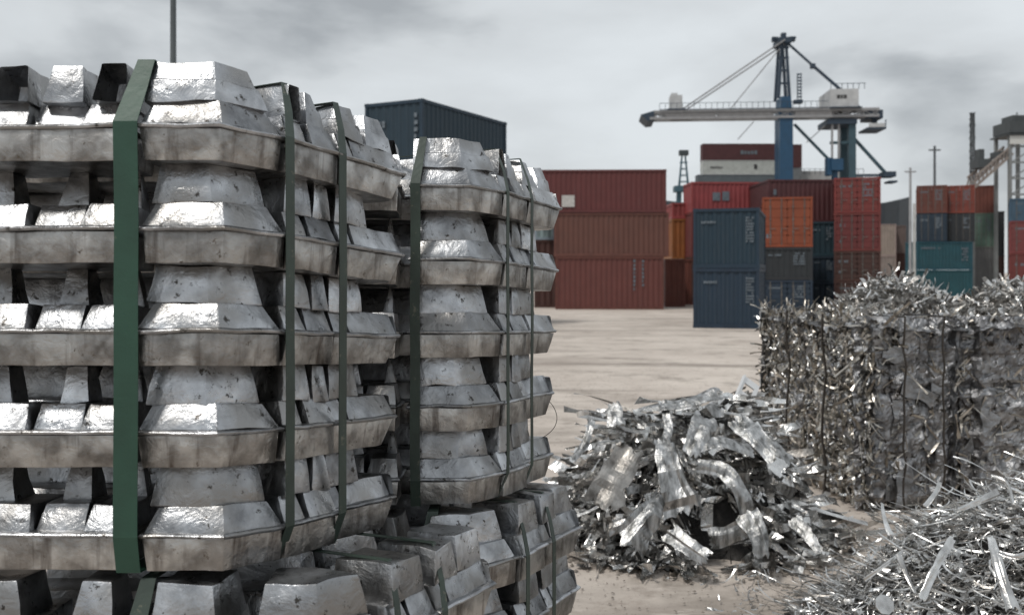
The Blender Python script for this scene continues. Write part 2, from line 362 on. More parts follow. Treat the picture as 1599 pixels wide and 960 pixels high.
colm(1374, 1398, 110, (400, 350), (('beige container far off between the red column and teal cluster', (.30, .24, .21), 'panel', ()), ('pale faded container on top, far off between red and teal', (.34, .27, .25), 'panel', ())))
colm(1398, 1414, 112, (395, 352), (('brown container far off, lower, left of the white pole', BROWN, 'panel', ()), ('grey brown container far off, upper, left of the white pole', (.16, .12, .11), 'panel', ())))

# ------------------------------------------------------------------ ship behind
def ship():
    D = 172; t = empty('container_ship', (XY(1080, D)[0], D, 0)); tag(t, 'dark hulled container ship berthed behind the container stacks', 'ship')
    hm = paint('hull_paint', (.05, .065, .08)); mb = MB()
    L0 = 36; prof = [(0, 14.5), (L0, 14.5)]
    vs = []; nseg = 14
    for i in range(nseg+1):
        s = i/nseg; x = -8+s*(L0+16); b = 10*(1-abs(2*s-1)**3.5)+.4
        vs += [(x, 12-b*.8, 0), (x, 12-b, 14+2.5*abs(2*s-1)**3), (x, 12+b, 14+2.5*abs(2*s-1)**3), (x, 12+b*.8, 0)]
    fs = []
    for i in range(nseg):
        a = 4*i
        fs += [(a, a+4, a+5, a+1), (a+1, a+5, a+6, a+2), (a+2, a+6, a+7, a+3)]
    fs += [(0, 1, 2, 3), (4*nseg+3, 4*nseg+2, 4*nseg+1, 4*nseg)]
    mb.add(vs, fs); mb.build('hull', hm, t)
    s = MB().box(20, 33, 6, 18, 14, 20.2).box(21, 31.5, 6.5, 17, 20.2, 20.9); s.build('deckhouse', paint('ship_white', (.5, .5, .5)), t)
    r = MB()
    for i in range(14): r.bar((20+i, 5.9, 20.2), (20+i, 5.9, 21.2), .05)
    r.bar((20, 5.9, 21.2), (33, 5.9, 21.2), .05); r.build('railing', hm, t)
    w_ = MB()
    for i in range(9): w_.box(21+i*1.3, 21.8+i*1.3, 5.95, 6.02, 18.2, 19.2)
    w_.build('window_band', mat('dark_glass', (.02, .03, .035), .15), t)
    g = 'containers stacked on the ship'
    rows = ((14.6, 17.2, GREY, 'grey', 1090, 1218), (17.22, 19.85, (.13, .15, .17), 'slate', 1090, 1218), (19.87, 22.45, (.60, .62, .61), 'white', 1098, 1216), (22.5, 25.5, MAROON, 'maroon', 1098, 1216))
    for k, (z0, z1, c, nm, u0, u1) in enumerate(rows):
        x, y = XY(u0, D+3); W = (u1-u0)/F*(D+3)
        container('%s container aboard the ship, %s of its stack' % (nm, ['lowest', 'second', 'third', 'topmost'][k]), c, x, y, z0, W, z1-z0, 2.44, 0, 'panel', g,
            mk=(((.5, .72, .3, .62, 1, None),) if k == 3 else ((.1, .26, .4, .6, 1, DARKMARK), (.62, .72, .3, .8, 1, DARKMARK)) if k == 2 else ()))
    x, y = XY(1222, D+4); container('maroon container aboard the ship behind the crane leg', MAROON, x, y, 21.3, 3.6, 4.2, 2.44, 0, 'panel', g)
    container('grey container aboard the ship beneath the short maroon one', GREY, x, y, 14.6, 3.6, 6.6, 2.44, 0, 'panel', g)
ship()

# ------------------------------------------------------------------ cranes, poles
def crane():
    blue = paint('crane_blue', (.012, .075, .16), .3, .5); dark = paint('crane_dark_steel', (.03, .055, .09)); gre = paint('crane_boom_grey', (.36, .36, .37)); teal = paint('crane_leg_slate', (.045, .10, .13)); wht = paint('crane_white', (.62, .63, .64))
    th = math.atan2(45.5, 160)
    t = empty('gantry_crane', (45.5, 160, 0), -th*.3); tag(t, 'tall blue ship to shore gantry crane with long grey boom', 'crane')
    X = lambda u: (u-1227)/9.45
    Z = lambda v: CAMH+(HV-v)/9.375
    for yy in (0, 5):                                     # seaward legs
        MB().bar((0, yy*.5, 0), (0, yy*.5, Z(180)), 1.55, 1.5).bar((0, yy*.5, Z(180)), (0, yy*.5, Z(152)), 1.45, 1.15).build('sea_leg', blue, t)
    for s in (-1, 1):
        MB().bar((s*.9, 1, Z(152)), (s*.35, 1, Z(66)), .34, .30).build('mast', dark, t)
        MB().bar((s*.9, 4, Z(152)), (s*.35, 4, Z(66)), .34, .30).build('mast', dark, t)
    br = MB()
    for v in (130, 110, 90, 74): br.box(-.8, .8, .8, 1.2, Z(v), Z(v)+.3)
    br.build('mast_brace', dark, t)
    a = MB().box(-1.1, 1.1, 0, 5, Z(66), Z(58)).box(-1.9, -1, 1, 2, Z(62), Z(55)).box(1, 1.9, 1, 2, Z(62), Z(55)).box(-.4, .4, 1, 2, Z(58), Z(49)).bar((0, 1, Z(60)), (-2, 1, Z(57)), .15).bar((0, 1, Z(60)), (2, 1, Z(57)), .15)
    a.build('apex_sheaves', dark, t)
    ld = MB()
    for s in (0, .6): ld.bar((2.0+s, 0, Z(160)), (2.0+s, 0, Z(115)), .08)
    for i in range(9): ld.box(1.9, 2.7, -.1, .1, Z(158-i*5), Z(158-i*5)+.25)
    ld.box(1.4, 2.8, -.5, .8, Z(162), Z(157)); ld.build('ladder', dark, t)
    # boom: two lattice girders with chords and posts
    for yy in (-1, 1.2):
        g = MB(); zb, zt = Z(187), Z(172)
        g.box(X(1015), X(1368), yy-.3, yy+.3, zb+.1, zb+.5); g.box(X(1022), X(1368), yy-.3, yy+.3, zt-.45, zt)
        n = 30
        for i in range(n):
            x0 = X(1022)+(X(1368)-X(1022))*i/n; x1 = X(1022)+(X(1368)-X(1022))*(i+1)/n
            g.bar((x0, yy, zb+.5), (x1 if i % 2 else x0, yy, zt-.4), .14); g.bar((x0, yy, zt-.4), (x1, yy, zb+.5), .10)
        g.build('boom_girder', gre, t)
        pn = MB()
        for a_, b_ in ((1040, 1118), (1122, 1205), (1240, 1296)): pn.box(X(a_), X(b_), yy-.18, yy-.1, zb+.5, zt-.5)
        pn.build('boom_web', paint('boom_web_paint', (.40, .39, .39)), t)
    tip = MB(); tip.add([(X(1001), -1.2, Z(178)), (X(1022), -1.2, Z(172)), (X(1022), -1.2, Z(187)), (X(1012), -1.2, Z(188)), (X(1001), 6.2, Z(178)), (X(1022), 6.2, Z(172)), (X(1022), 6.2, Z(187)), (X(1012), 6.2, Z(188))],
        [(3, 2, 1, 0), (4, 5, 6, 7), (0, 1, 5, 4), (1, 2, 6, 5), (2, 3, 7, 6), (3, 0, 4, 7)]); tip.build('boom_tip', dark, t)
    walk = MB(); walk.box(X(1030), X(1290), -1.7, -1.45, Z(172), Z(172)+.12)
    for i in range(28): walk.bar((X(1030)+i*.95, -1.7, Z(172)), (X(1030)+i*.95, -1.7, Z(172)+1.1), .05)
    walk.bar((X(1030), -1.7, Z(172)+1.1), (X(1290), -1.7, Z(172)+1.1), .05); walk.build('walkway', dark, t)
    c = MB().box(X(1048), X(1067), 0, 3, Z(168), Z(146)).box(X(1050), X(1060), .5, 2, Z(146), Z(142)); cb_ = c.build('winch_cabin', wht, t)
    MB().box(X(1043), X(1072), -.5, 3.5, Z(170), Z(168)).build('cabin_deck', dark, cb_)
    h = MB().box(X(1293), X(1336), -1.5, 6.5, Z(171), Z(143)); hh = h.build('machinery_house', wht, t)
    MB().box(X(1303), X(1308), -1.53, -1.5, Z(158), Z(152)).box(X(1309), X(1312), -1.53, -1.5, Z(158), Z(152)).box(X(1313), X(1318), -1.53, -1.5, Z(158), Z(152)).build('emblem', DARKMARK, hh)
    MB().box(X(1292), X(1340), -2, 7, Z(172.5), Z(171)).box(X(1290), X(1335), -1, 6, Z(196), Z(188)).build('house_deck', dark, hh)
    rr = MB()
    for i in range(7): rr.bar((X(1294)+i*.9, -1.4, Z(143)), (X(1294)+i*.9, -1.4, Z(143)+.9), .06)
    rr.bar((X(1294), -1.4, Z(143)+.9), (X(1347), -1.4, Z(143)+.9), .06); rr.build('house_railing', dark, hh)
    for yy in (0, 5): MB().bar((X(1329), yy, 0), (X(1329), yy, Z(190)), .85, .8).build('land_leg', teal, t)
    MB().bar((X(1298), -.5, Z(190)), (X(1298), -.5, Z(258)), .22).bar((X(1308), -.5, Z(190)), (X(1308), -.5, Z(250)), .22).build('cable_guide', gre, t)
    MB().box(X(1295), X(1313), -1.5, 1.5, Z(268), Z(250)).box(X(1290), X(1297), -1, 1, Z(275), Z(248)).bar((X(1303), 0, 0), (X(1303), 0, Z(262)), .6).build('trolley_tower', blue, t)
    MB().box(X(1296), X(1330), -.3, .3, Z(226), Z(222)).box(1, X(1329), -.5, .5, Z(292), Z(284)).box(1, X(1329), 4.5, 5.5, Z(292), Z(284)).build('portal_beam', teal, t)
    MB().bar((X(1243), 1, Z(193)), (X(1303), 1, Z(256)), .3).bar((X(1333), 1, Z(214)), (X(1388), 1, Z(276)), .34).build('diagonal_brace', teal, t)
    MB().bar((X(1290), 1, Z(196)), (X(1262), 1, Z(222)), .1).bar((X(1180), 1, Z(188)), (X(1155), 1, Z(216)), .1).build('hoist_cable', gre, t)
    for a_, b_, r in (((0, 0, Z(62)), (X(1068), 0, Z(168)), .16), ((0, 5, Z(64)), (X(1068), 5, Z(168)), .16), ((0, 1, Z(66)), (X(1142), 1, Z(170)), .11), ((0, 4, Z(66)), (X(1142), 4, Z(170)), .11)):
        MB().bar(a_, b_, r).build('forestay', gre, t)
    MB().bar((.4, 1, Z(64)), (X(1272), 1, Z(102)), .24).box(X(1268), X(1275), .5, 1.5, Z(106), Z(99)).bar((X(1272), 1, Z(102)), (X(1318), 1, Z(143)), .3).bar((X(1334), 1, Z(160)), (X(1366), 1, Z(188)), .3).build('backstay', dark, t)
    MB().box(X(1352), X(1374), -1, 4, Z(188), Z(175)).box(X(1362), X(1368), 0, 1, Z(198), Z(172)).box(X(1350), X(1378), -1.2, 4.2, Z(205), Z(202)).bar((X(1378), -1, Z(205)), (X(1378), -1, Z(190)), .1).build('rear_platform', dark, t)
    MB().box(X(1352), X(1376), -1.25, -1.2, Z(202), Z(196)).build('rear_panel', wht, t)
    MB().box(X(1376), X(1394), -1, 2, Z(278), Z(270)).box(X(1384), X(1396), -1, 2, Z(287), Z(284)).bar((X(1372), 0, Z(275)), (X(1329), 0, Z(275)), .3).build('cable_reel_platform', dark, t)
    for xx in (0, X(1329)): MB().box(xx-1.2, xx+1.2, -8, 12, .9, 2.0).box(xx-.9, xx+.9, -8, -5, 0, .9).box(xx-.9, xx+.9, 9, 12, 0, .9).build('bogie', blue, t)
crane()
def mastcrane():
    D = 150; k = D/F; x = XY(1068, D)[0]; t = empty('harbour_crane', (x, D, 0)); tag(t, 'small teal lattice mast of a distant harbour crane', 'crane')
    m = paint('distant_crane_teal', (.05, .12, .16)); Z = lambda v: ZV(v, D)
    for s in (-1, 1): MB().bar((s*1.1, 0, 0), (s*.7, 0, Z(290)), .5).bar((s*.7, 0, Z(290)), (s*.25, 0, Z(243)), .22, .16).build('mast_leg', m, t)
    b = MB()
    for v in (285, 275, 265, 255): b.box(-.6, .6, -.1, .1, Z(v), Z(v)+.2)
    b.build('mast_brace', m, t); MB().box(-.7, .7, -.5, .5, Z(243), Z(235)).build('mast_head', mat('dark_head', (.03, .04, .045)), t)
    MB().box(-1.5, 1.2, -1, 1, Z(300), Z(291)).build('machinery_deck', m, t)
mastcrane()
def pole(u, D, v, r, name, lb, c, arms=0, lattice=False):
    x = XY(u, D)[0]; t = empty(name, (x, D, 0)); tag(t, lb, 'pole' if name.endswith('pole') else 'mast'); m = mat('pole_paint', c, .5, .3, .3, 2)
    zt = ZV(v, D)
    if lattice:
        p = MB()
        for sx in (-1, 1):
            for sy in (-1, 1): p.bar((sx*r, sy*r, 0), (sx*r*.6, sy*r*.6, zt), r*.28)
        k = int(zt/(r*3))
        for i in range(k):
            z0 = zt*i/k; z1 = zt*(i+1)/k; s = -1 if i % 2 else 1
            p.bar((s*r, -r, z0), (-s*r, -r, z1), r*.14); p.bar((s*r, r, z0), (-s*r, r, z1), r*.14); p.bar((-r, s*r, z0), (-r, -s*r, z1), r*.14)
        p.build('lattice', m, t)
    else: MB().bar((0, 0, 0), (0, 0, zt), r, r*.72, n=12).build('shaft', m, t, )
    MB().bar((0, 0, 0), (0, 0, .06), r*2.4, n=12).build('base_plate', m, t)
    if arms:
        for i in range(arms): MB().box(-r*3.5, r*3.5, -r*.8, r*.8, zt-r*3*(i+1), zt-r*3*(i+1)+r*.8).build('crossarm', m, t)
    return t
lp = pole(271, 22, -140, .085, 'lamp_pole', 'slim grey lamp pole rising behind the near ingot stack', (.10, .115, .12))
MB().bar((0, 0, ZV(-135, 22)), (1.2, 0, ZV(-145, 22)), .04, n=8).box(1.1, 1.7, -.14, .14, ZV(-146, 22)-.08, ZV(-146, 22)+.04).build('lamp_head', M['wire'], lp)
pole(1422, 80, 262, .13, 'yard_pole', 'thin pale pole left of the teal container', (.38, .38, .39), 1)
pole(1428, 62, 318, .10, 'marker_pole', 'white painted pole standing against the teal container', (.6, .6, .58))
pole(1460, 120, 228, .2, 'antenna_pole', 'slender mast above the rusty brown container', (.12, .13, .14), 1)
pole(1519, 100, 176, .22, 'lattice_mast', 'tall dark lattice mast above the right hand cluster', (.06, .065, .07), 0, True)
def rightcrane():
    D = 88; t = empty('loading_tower', (XY(1585, D)[0], D, 0)); tag(t, 'grey steel loading tower with sloping conveyor at the right edge', 'tower')
    m = paint('tower_grey', (.27, .28, .28)); dk = paint('tower_dark', (.07, .08, .085)); Z = lambda v: ZV(v, D); k = D/F
    for s in (-.45, 1.6): MB().bar((s, 0, 0), (s, 0, Z(212)), .2).bar((s, 2.5, 0), (s, 2.5, Z(212)), .2).build('tower_leg', m, t)
    b = MB()
    for v in range(230, 440, 25): b.bar((-.45, 0, Z(v)), (1.6, 0, Z(v-22)), .07).box(-.45, 1.6, -.1, .1, Z(v), Z(v)+.15)
    b.build('tower_brace', m, t)
    MB().box(-.8, 2.2, -.5, 3, Z(212), Z(210)).box(-.6, 2.2, -.3, 2.8, Z(208), Z(190)).build('tower_cabin', dk, t)
    MB().box(-.62, 2.2, -.35, -.3, Z(226), Z(213)).build('cabin_apron', mat('apron', (.5, .5, .48), .6), t)
    MB().box(-.2, 1.4, 0, 2, Z(190), Z(180)).bar((.2, 0, Z(190)), (.2, 0, Z(176)), .06).build('roof_unit', dk, t)
    u = lambda q: (q-1585)*k
    c = MB()
    for yy in (0, 1.6):
        c.bar((u(1522), yy, Z(293)), (u(1582), yy, Z(240)), .14).bar((u(1524), yy, Z(275)), (u(1582), yy, Z(226)), .12)
        for i in range(10):
            f0 = i/10; f1 = (i+1)/10
            c.bar((u(1522+60*f0), yy, Z(293-53*f0)), (u(1522+60*f1), yy, Z(275-49*f1)), .08)
    c.build('conveyor_truss', paint('truss_tan', (.34, .29, .26)), t)
    MB().box(u(1528), u(1548), 0, 1.6, Z(262), Z(248)).box(u(1533), u(1541), .4, 1.2, Z(248), Z(232)).box(u(1560), u(1575), 0, 1.6, Z(246), Z(236)).build('drive_housing', dk, t)
    MB().bar((u(1524), .5, 0), (u(1524), .5, Z(285)), .18).build('trestle', m, t)
rightcrane()

# ------------------------------------------------------------------ ingots
def inset(poly, d):
    n = len(poly); out = []
    for i in range(n):
        p0 = Vector(poly[i-1]); p1 = Vector(poly[i]); p2 = Vector(poly[(i+1) % n])
        e1 = (p1-p0).normalized(); e2 = (p2-p1).normalized()
        n1_ = Vector((-e1.y, e1.x)); n2_ = Vector((-e2.y, e2.x))
        bis = (n1_+n2_); bis = bis/max(.25, bis.dot(n1_)); out.append(p1+bis*d)
    return out
def solid(levels, seed, amp=.003, bev=.005, cuts=4, cavity=None, sub=True):
    """stacked polygon rings -> bevelled, slightly uneven casting. levels: [(poly, z)]"""
    bm = bmesh.new(); rings = []
    for poly, z in levels: rings.append([bm.verts.new((p[0], p[1], z)) for p in poly])
    n = len(rings[0]); side = []
    bm.faces.new(rings[0][::-1]); bm.faces.new(rings[-1])
    for a, b in zip(rings, rings[1:]):
        for i in range(n): side.append(bm.faces.new((a[i], a[(i+1) % n], b[(i+1) % n], b[i])))
    bm.normal_update()
    if cavity:
        for f in side:
            f.normal_update()
        cand = [f for f in side if f.normal.dot(Vector(cavity)) > .8]
        for f in cand:
            r = bmesh.ops.inset_individual(bm, faces=[f], thickness=.014)
            nn = f.normal.copy(); bmesh.ops.translate(bm, verts=f.verts[:], vec=-nn*.11)
            c = f.calc_center_median()
            for v in f.verts: v.co = c+(v.co-c)*.8
    bmesh.ops.bevel(bm, geom=bm.edges[:], offset=bev, segments=2, affect='EDGES', profile=.6, clamp_overlap=True)
    if sub:
        for _ in range(cuts):
            lo = [e_ for e_ in bm.edges if e_.calc_length() > .055]
            if not lo: break
            bmesh.ops.subdivide_edges(bm, edges=lo, cuts=1, use_grid_fill=True)
    o1 = Vector((seed*3.1, seed*1.7, seed*.9))
    for v in bm.verts:
        q = v.co*9+o1
        v.co += Vector((noise.noise(q), noise.noise(q+Vector((9, 0, 0))), noise.noise(q+Vector((0, 9, 0)))))*amp*1.6
        q = v.co*30+o1
        v.co += Vector((noise.noise(q), noise.noise(q+Vector((9, 0, 0))), noise.noise(q+Vector((0, 9, 0)))))*amp*.6
    bmesh.ops.triangulate(bm, faces=[f for f in bm.faces if len(f.verts) > 4])
    for e_ in bm.edges:
        e_.smooth = (len(e_.link_faces) == 2 and e_.calc_face_angle(3.0) < .42)
    for f in bm.faces: f.smooth = True
    me = bpy.data.meshes.new('casting'); bm.to_mesh(me); bm.free(); return me
V2 = lambda x, y: Vector((x, y))
SD = V2(.448, .894); ND = V2(-.894, .448); SP = V2(.124, .14)
def side(t, i): return SP+SD*(.649*t)+ND*i
PL = {
 'A': [V2(-.74,.03), V2(-.258,.01), V2(-.258,.27), V2(-.74,.30)],
 'G': [V2(-1.25,.04), V2(-.77,.03), V2(-.77,.30), V2(-1.25,.30)],
 'B': [V2(-.224,0), V2(0,0), side(.03, 0), V2(-.13,.262), V2(-.224,.25)],
 'C': [side(.045, 0), side(.405, 0), side(.405, .3), side(.045, .3)],
 'D': [side(.42, 0), side(.95, 0), side(1.02, .05), side(1.02, .3), side(.425, .3)],
 'E': [V2(-1.0,.34), V2(-.2,.31), V2(-.11,.55), V2(-1.0,.60)],
 'F': [V2(-1.0,.64), V2(-.1,.59), V2(.05,.88), V2(-1.0,.95)],
}
FEET = {
 'A': [[V2(-.50,.15), V2(-.41,.15), V2(-.41,.25), V2(-.50,.25)], [V2(-.33,.20), V2(-.285,.20), V2(-.285,.26), V2(-.33,.26)], [V2(-.71,.14), V2(-.62,.14), V2(-.62,.25), V2(-.71,.25)]],
 'G': [[V2(-1.22,.06), V2(-1.08,.06), V2(-1.08,.24), V2(-1.22,.24)], [V2(-1.0,.06), V2(-.82,.06), V2(-.82,.24), V2(-1.0,.24)]],
 'B': [[V2(-.208,.034), V2(-.045,.034), V2(.070,.147), V2(-.09,.228), V2(-.208,.215)]],
 'C': [[side(.09, .04), side(.265, .034), side(.265, .18), side(.09, .18)], [side(.285, .04), side(.395, .03), side(.395, .25), side(.285, .25)]],
 'D': [[side(.435, .032), side(.70, .034), side(.70, .26), side(.435, .26)], [side(.73, .15), side(.92, .15), side(.92, .27), side(.73, .27)]],
 'E': [[V2(-.97,.50), V2(-.56,.50), V2(-.55,.59), V2(-.97,.59)], [V2(-.55,.49), V2(-.17,.45), V2(-.14,.54), V2(-.52,.58)]],
 'F': [[V2(-.97,.68), V2(-.55,.67), V2(-.5,.9), V2(-.97,.92)], [V2(-.53,.66), V2(-.14,.62), V2(.0,.87), V2(-.47,.9)]],
}
TOPFEET = {
 'A': [[V2(-.50,.05), V2(-.385,.05), V2(-.385,.24), V2(-.50,.24)], [V2(-.356,.03), V2(-.268,.03), V2(-.268,.24), V2(-.356,.24)], [V2(-.63,.035), V2(-.53,.035), V2(-.53,.24), V2(-.63,.24)]],
 'C': [[side(.10, .04), side(.20, .04), side(.20, .25), side(.10, .25)], [side(.22, .04), side(.37, .04), side(.37, .25), side(.22, .25)]],
 'D': [[side(.47, .045), side(.68, .045), side(.68, .26), side(.47, .26)], [side(.70, .045), side(.95, .05), side(.95, .26), side(.70, .26)]],
 'B': [[V2(-.216,.025), V2(-.03,.025), V2(.085,.14), V2(-.09,.235), V2(-.216,.225)]],
}
PITCH = .268; HB = .092; HS = .072; HF = .1055
ORD = ['top', 'second', 'third', 'fourth', 'fifth']
POS = {'A': 'left front ingot', 'B': 'chamfered corner ingot', 'C': 'narrow middle side ingot', 'D': 'rear side ingot', 'E': 'inner left ingot', 'F': 'inner rear ingot', 'G': 'far left front ingot'}
seedc = [0]
def body_base(q, bi, key):
    o = inset(q, bi)
    if key == 'B': o[2] = o[2]+SD*bi*.9
    if key in 'CD': o[0] = o[0]-SD*bi*.9
    if key == 'C': o[1] = o[1]+SD*bi*.9
    if key == 'D':
        for i in (1, 2, 3): o[i] = o[i]-SD*(.05 if i < 3 else .03)
    return o
def ingot(b, key, layer, T, tilt, topfeet, feet, jx=0, jy=0, rz=0):
    poly = PL[key]; c = sum(poly, V2(0, 0))/len(poly)
    loc = T(c.x+jx, c.y+jy, -PITCH*layer)
    t = empty('aluminium_ingot', loc, rz, -math.atan(tilt))
    lab = '%s, %s layer of the %s' % (POS[key], ORD[layer], b)
    tag(t, lab, 'ingot', 'cast aluminium ingots in strapped stacks')
    q = [p-c for p in poly]; seedc[0] += 1; s = seedc[0]; rn = random.Random(s)
    bi = rn.uniform(.012, .020)
    # body tapering down, then the rim, then the upper slope
    body = link('body', solid([(body_base(q, bi, key), -HB), (inset(q, .008), -.007)], s, .002, .0032), t, M['cast_body_shaded'])
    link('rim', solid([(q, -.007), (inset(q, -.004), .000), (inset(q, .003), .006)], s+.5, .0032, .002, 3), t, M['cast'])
    def slope(pp, out_, lat, seed_, h=HS):
        """quad 0-1 outer edge: leans in by out_ on the outside, lat elsewhere"""
        e = (pp[1]-pp[0]).normalized(); nrm_ = V2(-e.y, e.x)
        tp = [pp[0]+nrm_*out_+e*lat, pp[1]+nrm_*out_-e*lat, pp[2]-e*lat, pp[3]+e*lat]
        link('shoulder', solid([(pp, .004), (tp, h)], seed_, .0036, .0032), t, M['cast'])
    if key in 'AG':       # upper slope: raised ends with a recessed waist
        x0, x1 = q[0].x, q[1].x; y0, y1 = q[0].y, q[2].y
        for a, b_, rc in ((x1-.128, x1-.008, 0), (x1-.262, x1-.134, .026), (x0+.006, x1-.268, 0)):
            slope([V2(a, y0+rc+.004), V2(b_, y0+rc), V2(b_, y1-.02), V2(a, y1-.02)], .034, .012 if rc == 0 else .003, s+a*9)
    elif key in 'CD':
        sp = [(0, .42), (.44, 1)] if key == 'C' else [(0, .22), (.235, 1)]
        a0, a1 = q[0], q[1]; ln = (a1-a0)
        for j, (f0, f1) in enumerate(sp):
            rc = rn.choice((.006, .010, .020)); dp = .26
            slope([a0+ln*f0+SD*.004+ND*rc, a0+ln*f1-SD*.004+ND*rc, a0+ln*f1-SD*.004+ND*dp, a0+ln*f0+SD*.004+ND*dp], .036-rc*.4, .007, s+2+j)
        if key == 'D':
            pp = [q[1]-SD*.006+ND*.008, q[2]-SD*.006+ND*.004, q[3]-SD*.006-ND*.01, q[3]-SD*.06-ND*.01]
            link('shoulder', solid([(pp, .004), (inset(pp, .008), HS-.004)], s+9, .004, .004), t, M['cast'])
    else:
        link('shoulder', solid([(inset(q, .008), .004), (inset(q, .036), HS)], s+2, .0036, .0032), t, M['cast'])
    fl = topfeet.get(key, feet[key]) if layer == 0 else feet[key]
    for i, fp in enumerate(fl):
        fp = [p-c for p in fp]; cav = None; hh = HF-.001
        if layer == 0 and topfeet:
            if key == 'A' and i in (1, 2): cav = (0, -1, 0)
            if key == 'C' and i == 0: cav = (.894, -.448, 0)
            hh = HF+(rn.uniform(-.012, .004) if key == 'A' else .004 if key == 'B' else -.001)
        if layer == 0 and topfeet and key in 'BCD' and not cav:
            lv = [(fp, HS-.003), (inset(fp, .012), HS+hh*.5), (inset(fp, .018), HS+hh*.54), (inset(fp, .032), HS+hh)]
        else: lv = [(fp, HS-.003), (inset(fp, .012 if cav else .013 if key in 'CD' else .018), HS+hh)]
        if layer == 0 and topfeet and key == 'B':
            for pp_, z_ in lv:
                for v_ in (0, 4): pp_[v_] = V2(fp[v_].x+.002, pp_[v_].y)
        link('foot', solid(lv, s+7+i, .0055, .006, cavity=cav), t, M['cast'])
    return t
def strap(name, label, T, pts, w_dir, width, m, th=.0025, group='steel and plastic straps round the ingot stacks'):
    P_ = [T(*p) for p in pts]
    wd = Vector(w_dir).normalized()*width*.5
    # resample for slight waviness
    out = []; tw = []
    for q_i, (a, b) in enumerate(zip(P_, P_[1:])):
        k = max(1, int((b-a).length/.06))
        for i in range(k):
            out.append(a.lerp(b, i/k)); u_ = (.72 if q_i < 1 else .72+.28*(q_i-1+i/k)/2 if q_i < 3 else 1); tw.append(u_)
    out.append(P_[-1]); tw.append(1); sd = []
    for i, p in enumerate(out):
        n_ = noise.noise(p*3)*.003; out[i] = p+Vector((n_, n_*.6, 0)); sd.append(wd*tw[i])
    o = MB().ribbon(out, sd, th).build(name, m); tag(o, label, 'strap', group); return o
def bundle(name, Ox, Oy, Z0, tilt, nl, topfeet=True, feet=None, fx=-.242, fw=.063, fm=None, labf='wide green strap', jit_=.006, sw=.036, keys='ABCDEF', ang=0.0):
    ca, sa = math.cos(ang), math.sin(ang)
    T = lambda x, y, z: Vector((Ox+x*ca-y*sa, Oy+y*ca+x*sa, Z0+z-tilt*y))
    rn = random.Random(int(Ox*100)+nl)
    for l_ in range(nl):
        sx, sy = rn.uniform(-jit_, jit_), rn.uniform(-jit_, jit_)
        for k in keys:
            ingot(name, k, l_, T, tilt, TOPFEET if topfeet else {}, feet or FEET, sx+rn.uniform(-.004, .004)-(.008*l_ if k == 'D' else 0), sy+rn.uniform(-.004, .004)+(.003*l_ if k == 'D' else 0), ang+rn.uniform(-.022, .022))
    zb = -PITCH*(nl-1)-HB-.003; zt = HS+HF+.004
    front = [(fx+.028, .85, zt+.003), (fx+.028, .058, zt+.003), (fx+.016, .026, HS+.03), (fx, -.014, .004)]
    front += [(fx, -.013, -PITCH*i) for i in range(1, nl)]+[(fx, .008, zb), (fx, .2, zb-.001)]
    strap('strap', '%s down the front of the %s' % (labf, name), T, front, (1, 0, 0), fw, fm or M['strap_wide'], .003)
    for j, (tt, lb) in enumerate(((.04, 'first'), (.41, 'second'))):
        f = lambda i, z, tt=tt, d=0: (*side(tt+d, i), z)
        pts = [f(.60, zt, d=.115), f(.075, zt, d=.115), f(.022, HS+.012, d=.05), f(-.010, .003)]+[f(-.010, -PITCH*i) for i in range(1, nl)]+[f(.03, zb), f(.3, zb-.002)]
        strap('strap', '%s narrow dull green strap from the corner, side of the %s' % (lb, name), T, pts, (SD.x, SD.y, 0), sw, M['strap'])
    return T
T1 = bundle('near upper stack', -.758, 2.5, 2.485, .086, 5)
T2 = bundle('far upper stack', -.152, 3.5, 2.417, .058, 5, fx=-.200, fw=.036, fm=M['strap'], labf='dark green strap', sw=.022, ang=.05)
LF = dict(FEET)
LF['A'] = [[V2(-.475,.02), V2(-.30,.02), V2(-.27,.2), V2(-.475,.2)], [V2(-.69,.045), V2(-.575,.045), V2(-.575,.2), V2(-.69,.2)]]
LF['C'] = [[side(.10, .03), side(.37, .03), side(.37, .25), side(.10, .25)]]
LF['D'] = [[side(.45, .03), side(.66, .03), side(.66, .26), side(.45, .26)], [side(.70, .05), side(.95, .05), side(.95, .26), side(.70, .26)]]
PITCH_L = 4
def lower(name, Ox, Oy, top, tilt, fx, keys='ABCDEF'):
    return bundle(name, Ox, Oy, top-HS-HF-.006, tilt, 4, False, LF, fx=fx, fw=.055, fm=M['strap'], labf='faded green strap', jit_=.03, sw=.03, keys=keys)
T3 = lower('near lower stack', -.45, 2.46, 1.30, .05, -.53, 'ABCDEFG')
T4 = lower('far lower stack', -.086, 3.42, 1.235, .05, -.23)
for T, nm in ((T3, 'near'), (T4, 'far')):
    for i, (dy, lab) in enumerate(((.06, 'front'), (.42, 'middle'), (.75, 'rear'))):
        p = T(-.3, dy, 0); o = empty('timber_bearer', (p.x, p.y, 0), 0); zz = T(0, dy, -PITCH*3-HB).z
        tag(o, '%s timber bearer under the %s lower ingot stack' % (lab, nm), 'timber', 'timber bearers')
        MB().box(-.4, .45, -.05, .05, 0, max(.05, zz-.02)).build('beam', M['wood'], o)
# thin loose wire by the far stack
mb = MB(); pts = []
for i in range(18):
    f = i/17; q = P(836+34*math.sin(f*math.pi)**.8, 612+78*f, 4.22); pts.append(q+Vector((0, .03*math.sin(f*7), 0)))
tag(mb.tube(pts, .0016).build('loose_wire', M['wire']), 'thin curl of loose wire hanging off the far upper stack', 'wire')

